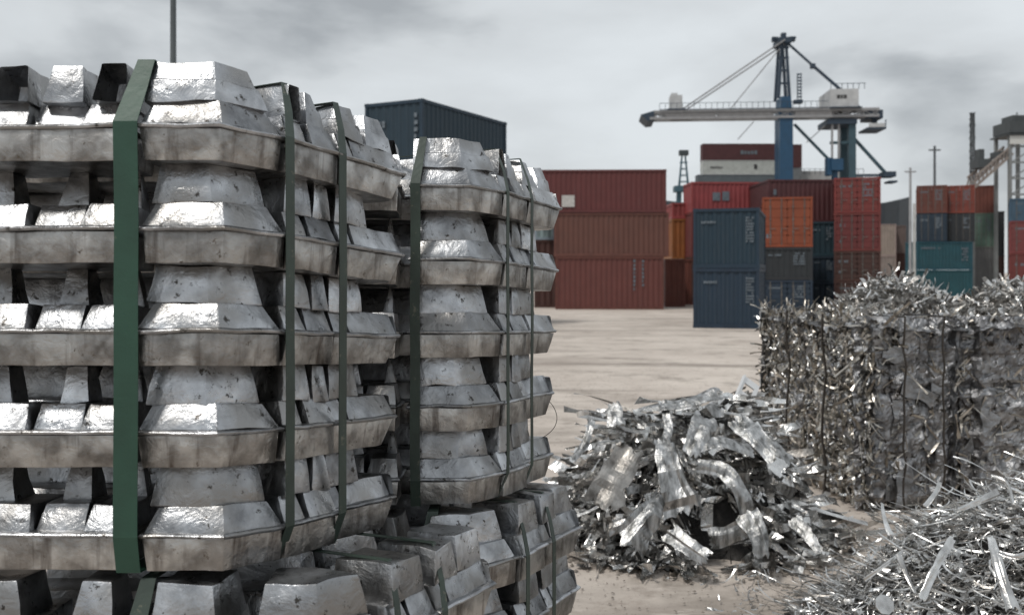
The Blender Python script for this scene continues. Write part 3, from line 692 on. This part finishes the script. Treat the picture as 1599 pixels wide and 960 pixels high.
# ------------------------------------------------------------------ scrap
def rvec(rn, z=1.0):
    v = Vector((rn.gauss(0, 1), rn.gauss(0, 1), rn.gauss(0, 1)*z)); return v.normalized() if v.length > 1e-4 else Vector((1, 0, 0))
KP = [.6, .6, 1.0, .22]
def curl(mb, rn, p, d, nrm, ln, w0, n=9, bend=1.0, twist=.5, th=0.0, taper=True):
    """a bent strip of sheet: starts at p, heads along d, lies facing nrm"""
    pts = []; sd = []; d = d.normalized(); kp = KP[0]; s = d.cross(nrm)
    if s.length < .1: s = d.cross(Vector((.3, .5, .8)))
    s.normalize(); k1 = rn.uniform(-1, 1)*bend*KP[1]; k2 = rn.uniform(-1, 1)*twist; k3 = rn.uniform(-.5, .5)*bend*KP[2]; st = ln/(n-1); q = p.copy()
    kink = rn.randrange(1, n) if rn.random() < kp else -1; blunt = rn.random() < .85; w1 = w0*rn.uniform(.5, 1.2)
    for i in range(n):
        f = i/(n-1); ww = (w0+(w1-w0)*f)*(1+.25*math.sin(7*f+k1*5)) if blunt else w0*(.35+.65*math.sin(math.pi*min(1, f*1.1+.1)))
        pts.append(q.copy()); sd.append(s*ww*.5)
        nn = d.cross(s)
        d = (Matrix.Rotation(k1*st/ln*2.2+(rn.uniform(-1.4, 1.4) if i == kink else 0), 3, s) @ d); d = (Matrix.Rotation(k3*st/ln*1.5, 3, nn) @ d).normalized()
        s = (Matrix.Rotation(k2*st/ln*3, 3, d) @ s); s = (s-d*s.dot(d)).normalized()
        if d.z > KP[3]: d.z = KP[3]; d.normalize()
        q = q+d*st
        if q.z < .012: q.z = .012; d.z = abs(d.z)*.3
    mb.ribbon(pts, sd, th)
def moundh(x, y, cx, cy, rx, ry, h, sd):
    r = math.hypot((x-cx)/rx, (y-cy)/ry)
    if r >= 1.15: return -.05
    b = h*max(0, 1-r**1.7)
    if sd == 3: b += .34*math.exp(-((x-1.92)**2+(y-7.9)**2)/.07)+.10*math.exp(-((x-.95)**2+(y-7.6)**2)/.06)
    return b+(.16*h)*noise.noise(Vector((x*3+sd, y*3, sd)))*(1 if r < 1 else .3)+.08*h*noise.noise(Vector((x*8, y*8, sd)))
def pile(name, label, cx, cy, rx, ry, h, sd, nstrip, wr, lr, fan, hollow=None, bendr=(.2, 2.4), hug=.8, chips=0.0):
    rn = random.Random(sd)
    t = empty(name, (cx, cy, 0)); tag(t, label, 'scrap heap')
    o0 = Vector((cx, cy, 0))
    mb = MB(); n = 60
    for j in range(n+1):
        for i in range(n+1):
            x = cx+(i/n*2-1)*rx*1.15; y = cy+(j/n*2-1)*ry*1.15; mb.v.append((x-cx, y-cy, moundh(x, y, cx, cy, rx, ry, h*.86, sd)-.03-(.35*max(0, 1-math.hypot(x-hollow[0], y-hollow[1])/hollow[2]/1.3) if hollow else 0)))
    for j in range(n):
        for i in range(n): a = j*(n+1)+i; mb.f.append((a, a+1, a+n+2, a+n+1))
    q = mb.build('packed_core', M['core_shade'], t, True)  # inner mound, coloured as the shade seen through gaps in the tangle
    for kind, frac, m in (('bright_tangle', .78, M['scrap']), ('dirty_tangle', .22, M['scrap_dirty'])):
        mb = MB()
        for k in range(int(nstrip*frac)):
            while True:
                a = rn.uniform(0, 2*math.pi); r = math.sqrt(rn.random())*1.06
                x = cx+math.cos(a)*r*rx; y = cy+math.sin(a)*r*ry
                if hollow and math.hypot(x-hollow[0], y-hollow[1]) < hollow[2] and rn.random() < .93: continue
                if math.sin(a) < .5 or rn.random() < .45: break
            z = max(.01, moundh(x, y, cx, cy, rx, ry, h, sd)-rn.uniform(0, .08))
            g = Vector((moundh(x-.05, y, cx, cy, rx, ry, h, sd)-moundh(x+.05, y, cx, cy, rx, ry, h, sd), moundh(x, y-.05, cx, cy, rx, ry, h, sd)-moundh(x, y+.05, cx, cy, rx, ry, h, sd), .1)).normalized()
            tan = rvec(rn); tan = (tan-g*tan.dot(g)*rn.uniform(hug-.15, 1)).normalized()
            if rn.random() < fan: tan = (tan*.5+Vector((math.cos(a), math.sin(a), -.6))*.8).normalized()
            if tan.z > .12: tan.z *= .25; tan.normalize()
            if rn.random() < chips: curl(mb, rn, Vector((x-cx, y-cy, z)), tan, g, rn.uniform(.03, .10), rn.uniform(.015, .045), n=4, bend=1.5, twist=1); continue
            ln = rn.uniform(*lr)*(1.6 if rn.random() < .12 else 1); curl(mb, rn, Vector((x-cx, y-cy, z)), tan, g, ln, rn.uniform(*wr), n=7 if ln < .2 else 12, bend=rn.uniform(*bendr), twist=1.2)
        q = mb.build(kind, m, t, False); tag(q, kind=None); q['kind'] = 'stuff'
    return t
pile('scrap_heap', 'heap of torn and bent silver sheet offcuts in the middle of the yard', 1.36, 7.75, 1.10, .88, 1.03, 3, 2400, (.012, .075), (.10, .46), .5, hollow=(1.50, 7.0, .24))
KP[:] = [.25, .3, 1.8, .3]
pile('scrap_heap', 'heap of thin shiny curled trim strips in the lower right corner', 3.22, 5.6, 1.42, 1.15, .87, 11, 9500, (.004, .013), (.12, .42), .35, bendr=(1.5, 6), hug=.95, chips=.22)
KP[:] = [.6, .8, 1.0, .3]

# big individual sheets of the middle heap, laid out where they are seen
def sheet(name, label, pts, w0, w1, up=(0, -1, .3), cat='metal strip', group=None, folds=0, th=.003, m=None):
    """pts: (u, v, D) along the strip's middle; w0,w1: widths in m"""
    W = [P(*p) for p in pts]; out = []; n = 5
    for a in range(len(W)-1):
        p0 = W[max(a-1, 0)]; p1 = W[a]; p2 = W[a+1]; p3 = W[min(a+2, len(W)-1)]
        for i in range(n):
            t = i/n; out.append(.5*((2*p1)+(p2-p0)*t+(2*p0-5*p1+4*p2-p3)*t*t+(3*p1-p0-3*p2+p3)*t**3))
    out.append(W[-1]); N_ = len(out); c = out[0]; rows = []
    upv = Vector(up)
    K = 8
    vs = []; K = 10; hh0 = [rnd.uniform(-1, 1) for _ in range(K+1)]; hh1 = [rnd.uniform(-1, 1) for _ in range(K+1)]
    for q_ in (hh0, hh1):                       # a few creases, straight between them
        cr_ = sorted(rnd.sample(range(1, K), 2)); kn = [(0, q_[0])]+[(c_, (-1)**n_*rnd.uniform(.4, 1)) for n_, c_ in enumerate(cr_)]+[(K, q_[K])]
        for (a_, va), (b_, vb) in zip(kn, kn[1:]):
            for k in range(a_, b_+1): q_[k] = va+(vb-va)*(k-a_)/(b_-a_)
    torn = [[rnd.uniform(-1, 1)*.13*max(w0, w1) for k in range(K+1)] for _ in (0, 1)]
    for i, p in enumerate(out):
        tg = (out[min(i+1, N_-1)]-out[max(i-1, 0)]).normalized(); s = tg.cross(upv).normalized(); nn = s.cross(tg)
        f = i/(N_-1); ww = (w0+(w1-w0)*f)*(1+.18*noise.noise(p*7))
        for k in range(K+1):
            g = k/K-.5; bow = .05*ww*math.cos(g*math.pi)+(.35+folds)*ww*.085*(hh0[k]*(1-f)+hh1[k]*f)
            edge = 1+.22*noise.noise(Vector((f*7, k*5., c.x*3))) if k in (0, K) else 1
            q = p+s*ww*g*edge+nn*(bow+.02*ww/.15*noise.noise(p*10+s*g*1.5))
            if i in (0, N_-1): q += tg*torn[i > 0][k]
            vs.append(q-c)
    fs = []
    for i in range(N_-1):
        for k in range(K): a = i*(K+1)+k; fs.append((a, a+1, a+K+2, a+K+1))
    o = MB().add(vs, fs).build(name, m or M['sheet'], None, False); o.location = c
    sm = o.modifiers.new('thickness', 'SOLIDIFY'); sm.thickness = th
    tag(o, label, cat, group); return o
rnd = random.Random(5)
g1 = 'large torn sheets on the middle heap'
sheet('metal_sheet', 'creased silver sheet hanging down the middle of the heap', [(1037, 688, 6.95), (1048, 735, 6.78), (1068, 800, 6.70)], .13, .27, folds=1, group=g1)
sheet('metal_sheet', 'fan folded silver sheet splaying to the ground at front left', [(1036, 770, 6.75), (1012, 808, 6.62), (978, 850, 6.55)], .09, .27, folds=1.3, group=g1)
sheet('metal_strip', 'broad arched silver strip curving right of the centre of the heap', [(1088, 726, 6.85), (1130, 735, 6.70), (1160, 775, 6.62), (1168, 815, 6.60), (1140, 835, 6.62), (1108, 840, 6.70)], .10, .13, group=g1)
sheet('metal_strip', 'silver strip dropping to the ground under the arched strip', [(1165, 800, 6.6), (1185, 835, 6.5), (1190, 870, 6.45)], .17, .09, folds=.6, group=g1)
sheet('metal_sheet', 'bright curled sheet leaning at the top of the heap', [(1106, 650, 7.1), (1090, 680, 6.95), (1080, 712, 6.85)], .22, .11, folds=.6, group=g1)
sheet('metal_sheet', 'long pale sheet pointing up right along the heap crest', [(1000, 640, 7.3), (1060, 632, 7.35), (1128, 612, 7.45)], .05, .15, up=(0, -.6, 1), group=g1)
sheet('metal_sheet', 'wide dull sheet draped on the right flank of the heap', [(1150, 655, 7.2), (1190, 690, 7.05), (1228, 728, 6.95)], .18, .17, up=(.2, -1, .8), group=g1)
sheet('metal_sheet', 'small bright square sheet end on the right flank', [(1206, 722, 6.93), (1226, 735, 6.90)], .12, .12, up=(-.3, -1, .9), group=g1, m=M['scrap'])
sheet('metal_sheet', 'dull wide sheet lying on the left flank of the heap', [(985, 700, 7.0), (960, 745, 6.85), (940, 790, 6.75)], .20, .26, folds=.4, group=g1, m=M['scrap_dirty'])
sheet('metal_strip', 'thin pale strip standing at the left shoulder of the heap', [(925, 655, 7.3), (915, 690, 7.2), (895, 718, 7.15)], .06, .05, group=g1)
sheet('metal_strip', 'flat strip lying across the upper left of the heap', [(935, 692, 7.1), (975, 688, 7.1)], .04, .04, up=(0, -.5, 1), group=g1)
sheet('metal_sheet', 'crumpled sheet at the foot of the heap under the hanging sheet', [(1045, 830, 6.6), (1080, 855, 6.5), (1105, 872, 6.45)], .15, .10, folds=1, group=g1)
sheet('metal_sheet', 'grey sheet tongue at the right foot of the heap', [(1240, 810, 6.9), (1262, 835, 6.8), (1280, 860, 6.7)], .12, .06, group=g1)
sheet('metal_sheet', 'upright torn sheet at the upper left peak of the heap', [(960, 628, 7.5), (963, 665, 7.35)], .09, .14, folds=.6, group=g1)
sheet('metal_sheet', 'dull curved sheet arching over the hollow in the heap', [(1085, 700, 6.9), (1125, 690, 6.95), (1175, 705, 6.98)], .10, .12, up=(0, -.7, 1), group=g1)
sheet('metal_sheet', 'narrow upright twist above the centre of the heap', [(1035, 625, 7.4), (1045, 670, 7.2), (1030, 700, 7.05)], .07, .06, folds=.5, group=g1)
rk = random.Random(44)
used_lb = set()
for k in range(150):                       # mid sized torn pieces lying over the heap
    while True:
        a = rk.uniform(math.pi*.9, math.pi*2.1); rr_ = math.sqrt(rk.random())*.98; x = 1.36+math.cos(a)*rr_*1.08; y = 7.75+math.sin(a)*rr_*.86
        if math.hypot(x-1.5, y-7.0) > .26: break
    if len(used_lb) > 39: break
    ln_, wd_, mt_ = rk.uniform(.14, .42), rk.uniform(.035, .10), rk.choice(('scrap', 'sheet', 'sheet'))
    lb_ = '%s %s %s torn piece %s the %s of the middle heap' % ('long' if ln_ > .28 else 'short', 'broad' if wd_ > .067 else 'narrow', 'bright' if mt_ == 'scrap' else 'dull', 'at the foot on' if rr_ > .75 else 'midway up' if rr_ > .45 else 'near the top on', ('left side', 'front left', 'front', 'front right', 'right side')[min(4, int((x-.3)/.43))])
    if lb_ in used_lb: continue
    used_lb.add(lb_)
    z = max(.04, moundh(x, y, 1.36, 7.75, 1.10, .88, 1.03, 3))+.02
    g = Vector(((x-1.36)*.8, (y-7.75)*.9-.1, .75)).normalized(); tn = rvec(rk); tn = (tn-g*tn.dot(g)*.85+Vector((math.cos(a), math.sin(a), -.5))*.5).normalized()
    mb = MB(); KP[0] = .5; curl(mb, rk, Vector((0, 0, 0)), tn, g, ln_, wd_, n=8, bend=1.8, twist=1.4, th=.003)
    mb.v = [(v[0], v[1], max(v[2], .01-z)) for v in mb.v]
    o = mb.build('torn_piece', M[mt_]); o.location = (x, y, z)
    tag(o, lb_, 'metal scrap', 'mid sized torn pieces on the middle heap')
KP[0] = .6
o = empty('slotted_bracket', P(1160, 628, 7.85)); tag(o, 'bright slotted bracket poking up between the heap and bale', 'bracket')
q = MB(); q.box(-.085, -.05, -.008, .008, -.22, .22).box(.05, .085, -.008, .008, -.22, .22)
for z in (-.22, -.10, .03, .165): q.box(-.0501, .0501, -.0075, .0075, z, z+.055)
q.box(-.085, -.079, -.03, -.008, -.22, .22)
q.build('plate', mat('bracket_metal', (.75, .75, .75), .5, .7), o); o.rotation_euler = (-.45, .62, .15)
# individual strips on the corner heap
g2 = 'bright strips on the corner heap'
for nm, lab, pts, a, b in (
 ('metal_strip', 'wide bright strip slanting up the middle of the corner heap', [(1440, 935, 4.62), (1462, 885, 4.7), (1488, 840, 4.85)], .055, .05),
 ('metal_strip', 'dull wide strip hanging down at the right of the corner heap', [(1548, 838, 4.75), (1562, 890, 4.6), (1582, 950, 4.5)], .05, .10),
 ('metal_strip', 'bright shard lying near the top of the corner heap', [(1497, 796, 5.1), (1530, 782, 5.15), (1560, 768, 5.2)], .03, .06),
 ('metal_strip', 'arched tube like strip looping at the top right of the corner heap', [(1548, 742, 5.3), (1572, 752, 5.25), (1583, 785, 5.2)], .025, .025),
 ('metal_strip', 'short bright strip in the left centre of the corner heap', [(1404, 865, 4.9), (1415, 895, 4.8), (1430, 925, 4.72)], .05, .02),
 ('metal_strip', 'narrow strip running up to a bright peak left of centre', [(1445, 790, 5.3), (1462, 768, 5.35), (1468, 752, 5.4)], .04, .03),
 ('metal_strip', 'thin strip standing at the left slope of the corner heap', [(1378, 785, 5.5), (1382, 810, 5.4), (1392, 835, 5.3)], .02, .05),
 ('metal_strip', 'long thin strip crossing under the big slanting strip', [(1350, 905, 4.9), (1385, 880, 4.9), (1410, 860, 4.95)], .03, .02),
 ('metal_strip', 'long pale strip at the right edge of the corner heap', [(1560, 862, 4.65), (1585, 868, 4.6), (1612, 862, 4.6)], .03, .03)):
    sheet(nm, lab, pts, a*.75, b*.75, group=g2, m=M['scrap'], folds=.8)
c = P(1382, 943, 4.55); mb = MB(); r = .048; mb.add([(r*math.cos(a*math.pi/4+.3), 0, r*math.sin(a*math.pi/4+.3)) for a in range(8)]+[(r*math.cos(a*math.pi/4+.3), .006, r*math.sin(a*math.pi/4+.3)) for a in range(8)],
    [tuple(range(8)), tuple(range(8, 16))[::-1]]+[(i, i+8, (i+1) % 8+8, (i+1) % 8) for i in range(8)])
o = mb.build('metal_disc', M['scrap']); o.location = c; o.rotation_euler = (-.55, .1, .1); tag(o, 'bright round disc at the foot of the corner heap', 'disc')

# ------------------------------------------------------------------ bales
KP[:] = [.5, .28, 1.6, .9]
def bale(label, cx, cy, wx, wy, h, yaw, seed, left_loose=True, ties=(.35, .7), front_dense=1):
    """local x right along the front, y back; origin front left bottom corner"""
    t = empty('scrap_bale', (cx, cy, 0), yaw); tag(t, label, 'bale')
    rn = random.Random(seed); so = Vector((seed*3, 0, 0))
    def disp(p):
        q = Vector(p)+so
        c = noise.noise(q*2.0)*.06+(.5-abs(noise.noise(q*3.5)))*.07-.03
        v = noise.voronoi(q*4.2)[0]; c += (v[1]-v[0])*.055+(.5-abs(noise.noise(q*8)))*.035+(.5-abs(noise.noise(q*19)))*.02-.02
        c += noise.noise(q*11)*.012-.03*max(0, 1-abs(p[2]-1.05-.05*noise.noise(q*1.5))*22)
        for f_ in ties: c -= .04*math.exp(-((p[0]-wx*f_)/.03)**2)
        if p[0] < .01:
            for f_ in (.28, .62): c -= .05*math.exp(-((p[1]-wy*f_)/.04)**2)
        return c-.07
    mb = MB()
    def grid(o, a, b, na, nb, nrm):
        k = len(mb.v); o = Vector(o); a = Vector(a); b = Vector(b); nrm = Vector(nrm)
        for j in range(nb+1):
            for i in range(na+1):
                p = o+a*(i/na)+b*(j/nb)
                e_ = min(i, na-i, j, nb-j)/6; rd = -.05*max(0, 1-e_)**2
                p2 = p+nrm*(disp(p)+rd)
                mb.v.append((p2.x, p2.y, max(p2.z, 0)))
        for j in range(nb):
            for i in range(na): q = k+j*(na+1)+i; mb.f.append((q, q+1, q+na+2, q+na+1))
    res = .022
    grid((0, 0, 0), (wx, 0, 0), (0, 0, h), int(wx/res), int(h/res), (0, -1, 0))
    grid((0, wy, 0), (0, -wy, 0), (0, 0, h), int(wy/res*.7), int(h/res*.8), (-1, 0, 0))
    grid((0, 0, h), (wx, 0, 0), (0, wy, 0), int(wx/res*.6), int(wy/res*.6), (0, 0, 1))
    grid((wx, 0, 0), (0, wy, 0), (0, 0, h), 24, 24, (1, 0, 0)); grid((wx, wy, 0), (-wx, 0, 0), (0, 0, h), 30, 24, (0, 1, 0))
    mb.build('pressed_block', M['bale'], t, False)
    # strips pressed into / sticking from the faces
    def strips(n, face, m, wr, lr, out, name, lean=None, bend=1.2):
        sm = MB()
        for _ in range(n):
            if face == 'front': p = Vector((rn.random()*wx, -.0, rn.random()*h)); nr = Vector((0, -1, 0))
            elif face == 'left': p = Vector((0, rn.random()*wy, rn.random()*h)); nr = Vector((-1, 0, 0))
            else: p = Vector((rn.random()*wx, rn.random()*wy, h)); nr = Vector((0, 0, 1))
            d_ = disp(p); p = p+nr*(d_+rn.uniform(-.01, out))
            tg = rvec(rn)
            if lean: tg = (tg+Vector(lean)*rn.choice((-1, 1))*rn.uniform(0, 1.6)).normalized()
            tg = (tg-nr*tg.dot(nr)*rn.uniform(.8, 1.0)).normalized()
            n2 = (nr+rvec(rn)*.7).normalized()
            curl(sm, rn, p, tg, n2, rn.uniform(*lr), rn.uniform(*wr), n=6, bend=rn.uniform(.2, bend), twist=1.0)
        q = sm.build(name, m, t, False); q['kind'] = 'stuff'
    strips(int(260*wx), 'front', M['bale_strip'], (.006, .028), (.06, .34), .004, 'pressed_strips', None, .6)
    if left_loose:
        strips(2300, 'left', M['bale_strip'], (.008, .036), (.05, .24), .014, 'side_strips', (0, 0, 1), 2)
        strips(1300, 'left', M['scrap'], (.008, .034), (.03, .16), .022, 'bright_side_strips', (0, 0, 1), 2)
    for _ in range(9):
        sm = MB(); p = Vector((rn.uniform(.05, .9)*wx, 0, rn.uniform(.1, .85)*h)); p.y = -disp(p)-.012
        tg = rvec(rn); tg.y = 0; tg.normalize(); curl(sm, rn, p, tg, Vector((0, -1, 0)), rn.uniform(.18, .36), rn.uniform(.09, .20), n=6, bend=.25, twist=.12, th=.003)
        sm.build('flattened_sheet', M['bale_sheet'], t)
    strips(int(420*wx), 'top', M['scrap'], (.008, .03), (.04, .15), .004, 'top_strips', None, 2)
    for f in ties:
        x = wx*f; pts = [Vector((x+.01*math.sin(i*2.1+seed), -.02+disp((x, 0, h*i/12))*.5, h*i/12)) for i in range(13)]+[Vector((x, wy*i/6, h-.01)) for i in range(1, 7)]
        MB().tube(pts, .009, 4).build('tie_wire', M['wire'], t)
    if left_loose:
        for f in (.28, .62):
            y = wy*f; pts = [Vector((-.03+.02*math.sin(i), y+.01*math.sin(i*2.1), h*i/12)) for i in range(13)]
            MB().tube(pts, .012, 4).build('tie_wire', M['wire'], t)
    return t
B0 = P(1345, 800, 8.4)
byaw = .165
bale('pressed aluminium scrap bale with a loose bristling left side', B0.x, 8.4, 1.05, 2.2, 1.71, byaw, 2)
bale('darker pressed scrap bale at the right edge, beside the bristling one', B0.x+1.03*math.cos(byaw), 8.4+1.03*math.sin(byaw), 1.4, 2.1, 1.70, byaw-.01, 5, False, (.5,))
# loose scrap lying on the bales
KP[:] = [.6, .8, 1.0, .7]
def topheap(label, cx, cy, rx, ry, h, z0, sd, n):
    rn = random.Random(sd); t = empty('scrap_heap', (cx, cy, z0)); tag(t, label, 'scrap heap')
    mb = MB(); k = 24
    for j in range(k+1):
        for i in range(k+1):
            x = cx+(i/k*2-1)*rx; y = cy+(j/k*2-1)*ry; mb.v.append((x-cx, y-cy, moundh(x, y, cx, cy, rx, ry, h*.8, sd)-.02))
    for j in range(k):
        for i in range(k): a = j*(k+1)+i; mb.f.append((a, a+1, a+k+2, a+k+1))
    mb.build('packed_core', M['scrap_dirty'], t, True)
    for m, nm, fr in ((M['scrap'], 'bright_tangle', .6), (M['scrap_dirty'], 'dirty_tangle', .4)):
        mb = MB()
        for _ in range(int(n*fr)):
            a = rn.uniform(0, 6.283); r = math.sqrt(rn.random()); x = cx+math.cos(a)*r*rx; y = cy+math.sin(a)*r*ry
            z = moundh(x, y, cx, cy, rx, ry, h, sd); d_ = rvec(rn); d_.z = abs(d_.z)*.35
            curl(mb, rn, Vector((x-cx, y-cy, z-.03)), d_, rvec(rn), rn.uniform(.06, .26), rn.uniform(.008, .04), n=6, bend=2, twist=1.2)
        q = mb.build(nm, m, t); q['kind'] = 'stuff'
topheap('loose heap of pale tan scrap piled on top of the bristling bale', 3.90, 9.75, .66, .6, .40, 1.64, 21, 1200)
topheap('loose heap of darker scrap on top of the right hand bale', 5.12, 9.8, .70, .6, .34, 1.64, 22, 1000)

# ------------------------------------------------------------------ ground litter
def litter():
    rn = random.Random(9); mb = MB()
    def stone(x, y, r):
        k = len(mb.v); vs = []
        for dx_, dy_, dz_ in ((1,0,0),(0,1,0),(-1,0,0),(0,-1,0),(0,0,1)):
            vs.append((x+dx_*r*rn.uniform(.6, 1.3), y+dy_*r*rn.uniform(.6, 1.3), dz_*r*rn.uniform(.4, .9)-.004))
        mb.add(vs, [(0,1,4),(1,2,4),(2,3,4),(3,0,4)])
    for _ in range(5200):
        x = rn.uniform(-.4, 6); y = 5.2+rn.random()**1.6*16; stone(x, y, rn.uniform(.003, .013))
    for _ in range(700):
        a = rn.uniform(0, 6.28); r = 1.0+abs(rn.gauss(0, .15)); stone(1.4+math.cos(a)*r*1.05, 7.7+math.sin(a)*r*.95, rn.uniform(.006, .025))
    tag(mb.build('gravel', M['stone']), 'fine gravel and crumbs scattered over the yard ground', kind='stuff')
    mb = MB()
    for _ in range(300):
        if rn.random() < .5: a = rn.uniform(0, 6.28); r = 1.02+abs(rn.gauss(0, .16)); x, y = 1.4+math.cos(a)*r*1.05, 7.75+math.sin(a)*r*.9
        else: a = rn.uniform(2.2, 4.6); r = 1.02+abs(rn.gauss(0, .12)); x, y = 3.05+math.cos(a)*r*1.5, 5.75+math.sin(a)*r*1.3
        d_ = Vector((rn.gauss(0, 1), rn.gauss(0, 1), .05)); curl(mb, rn, Vector((x, y, .012)), d_, Vector((0, 0, 1)), rn.uniform(.03, .16), rn.uniform(.005, .025), n=5, bend=1.5)
    tag(mb.build('metal_crumbs', M['scrap']), 'small loose metal offcuts scattered around the feet of the heaps', kind='stuff')
litter()
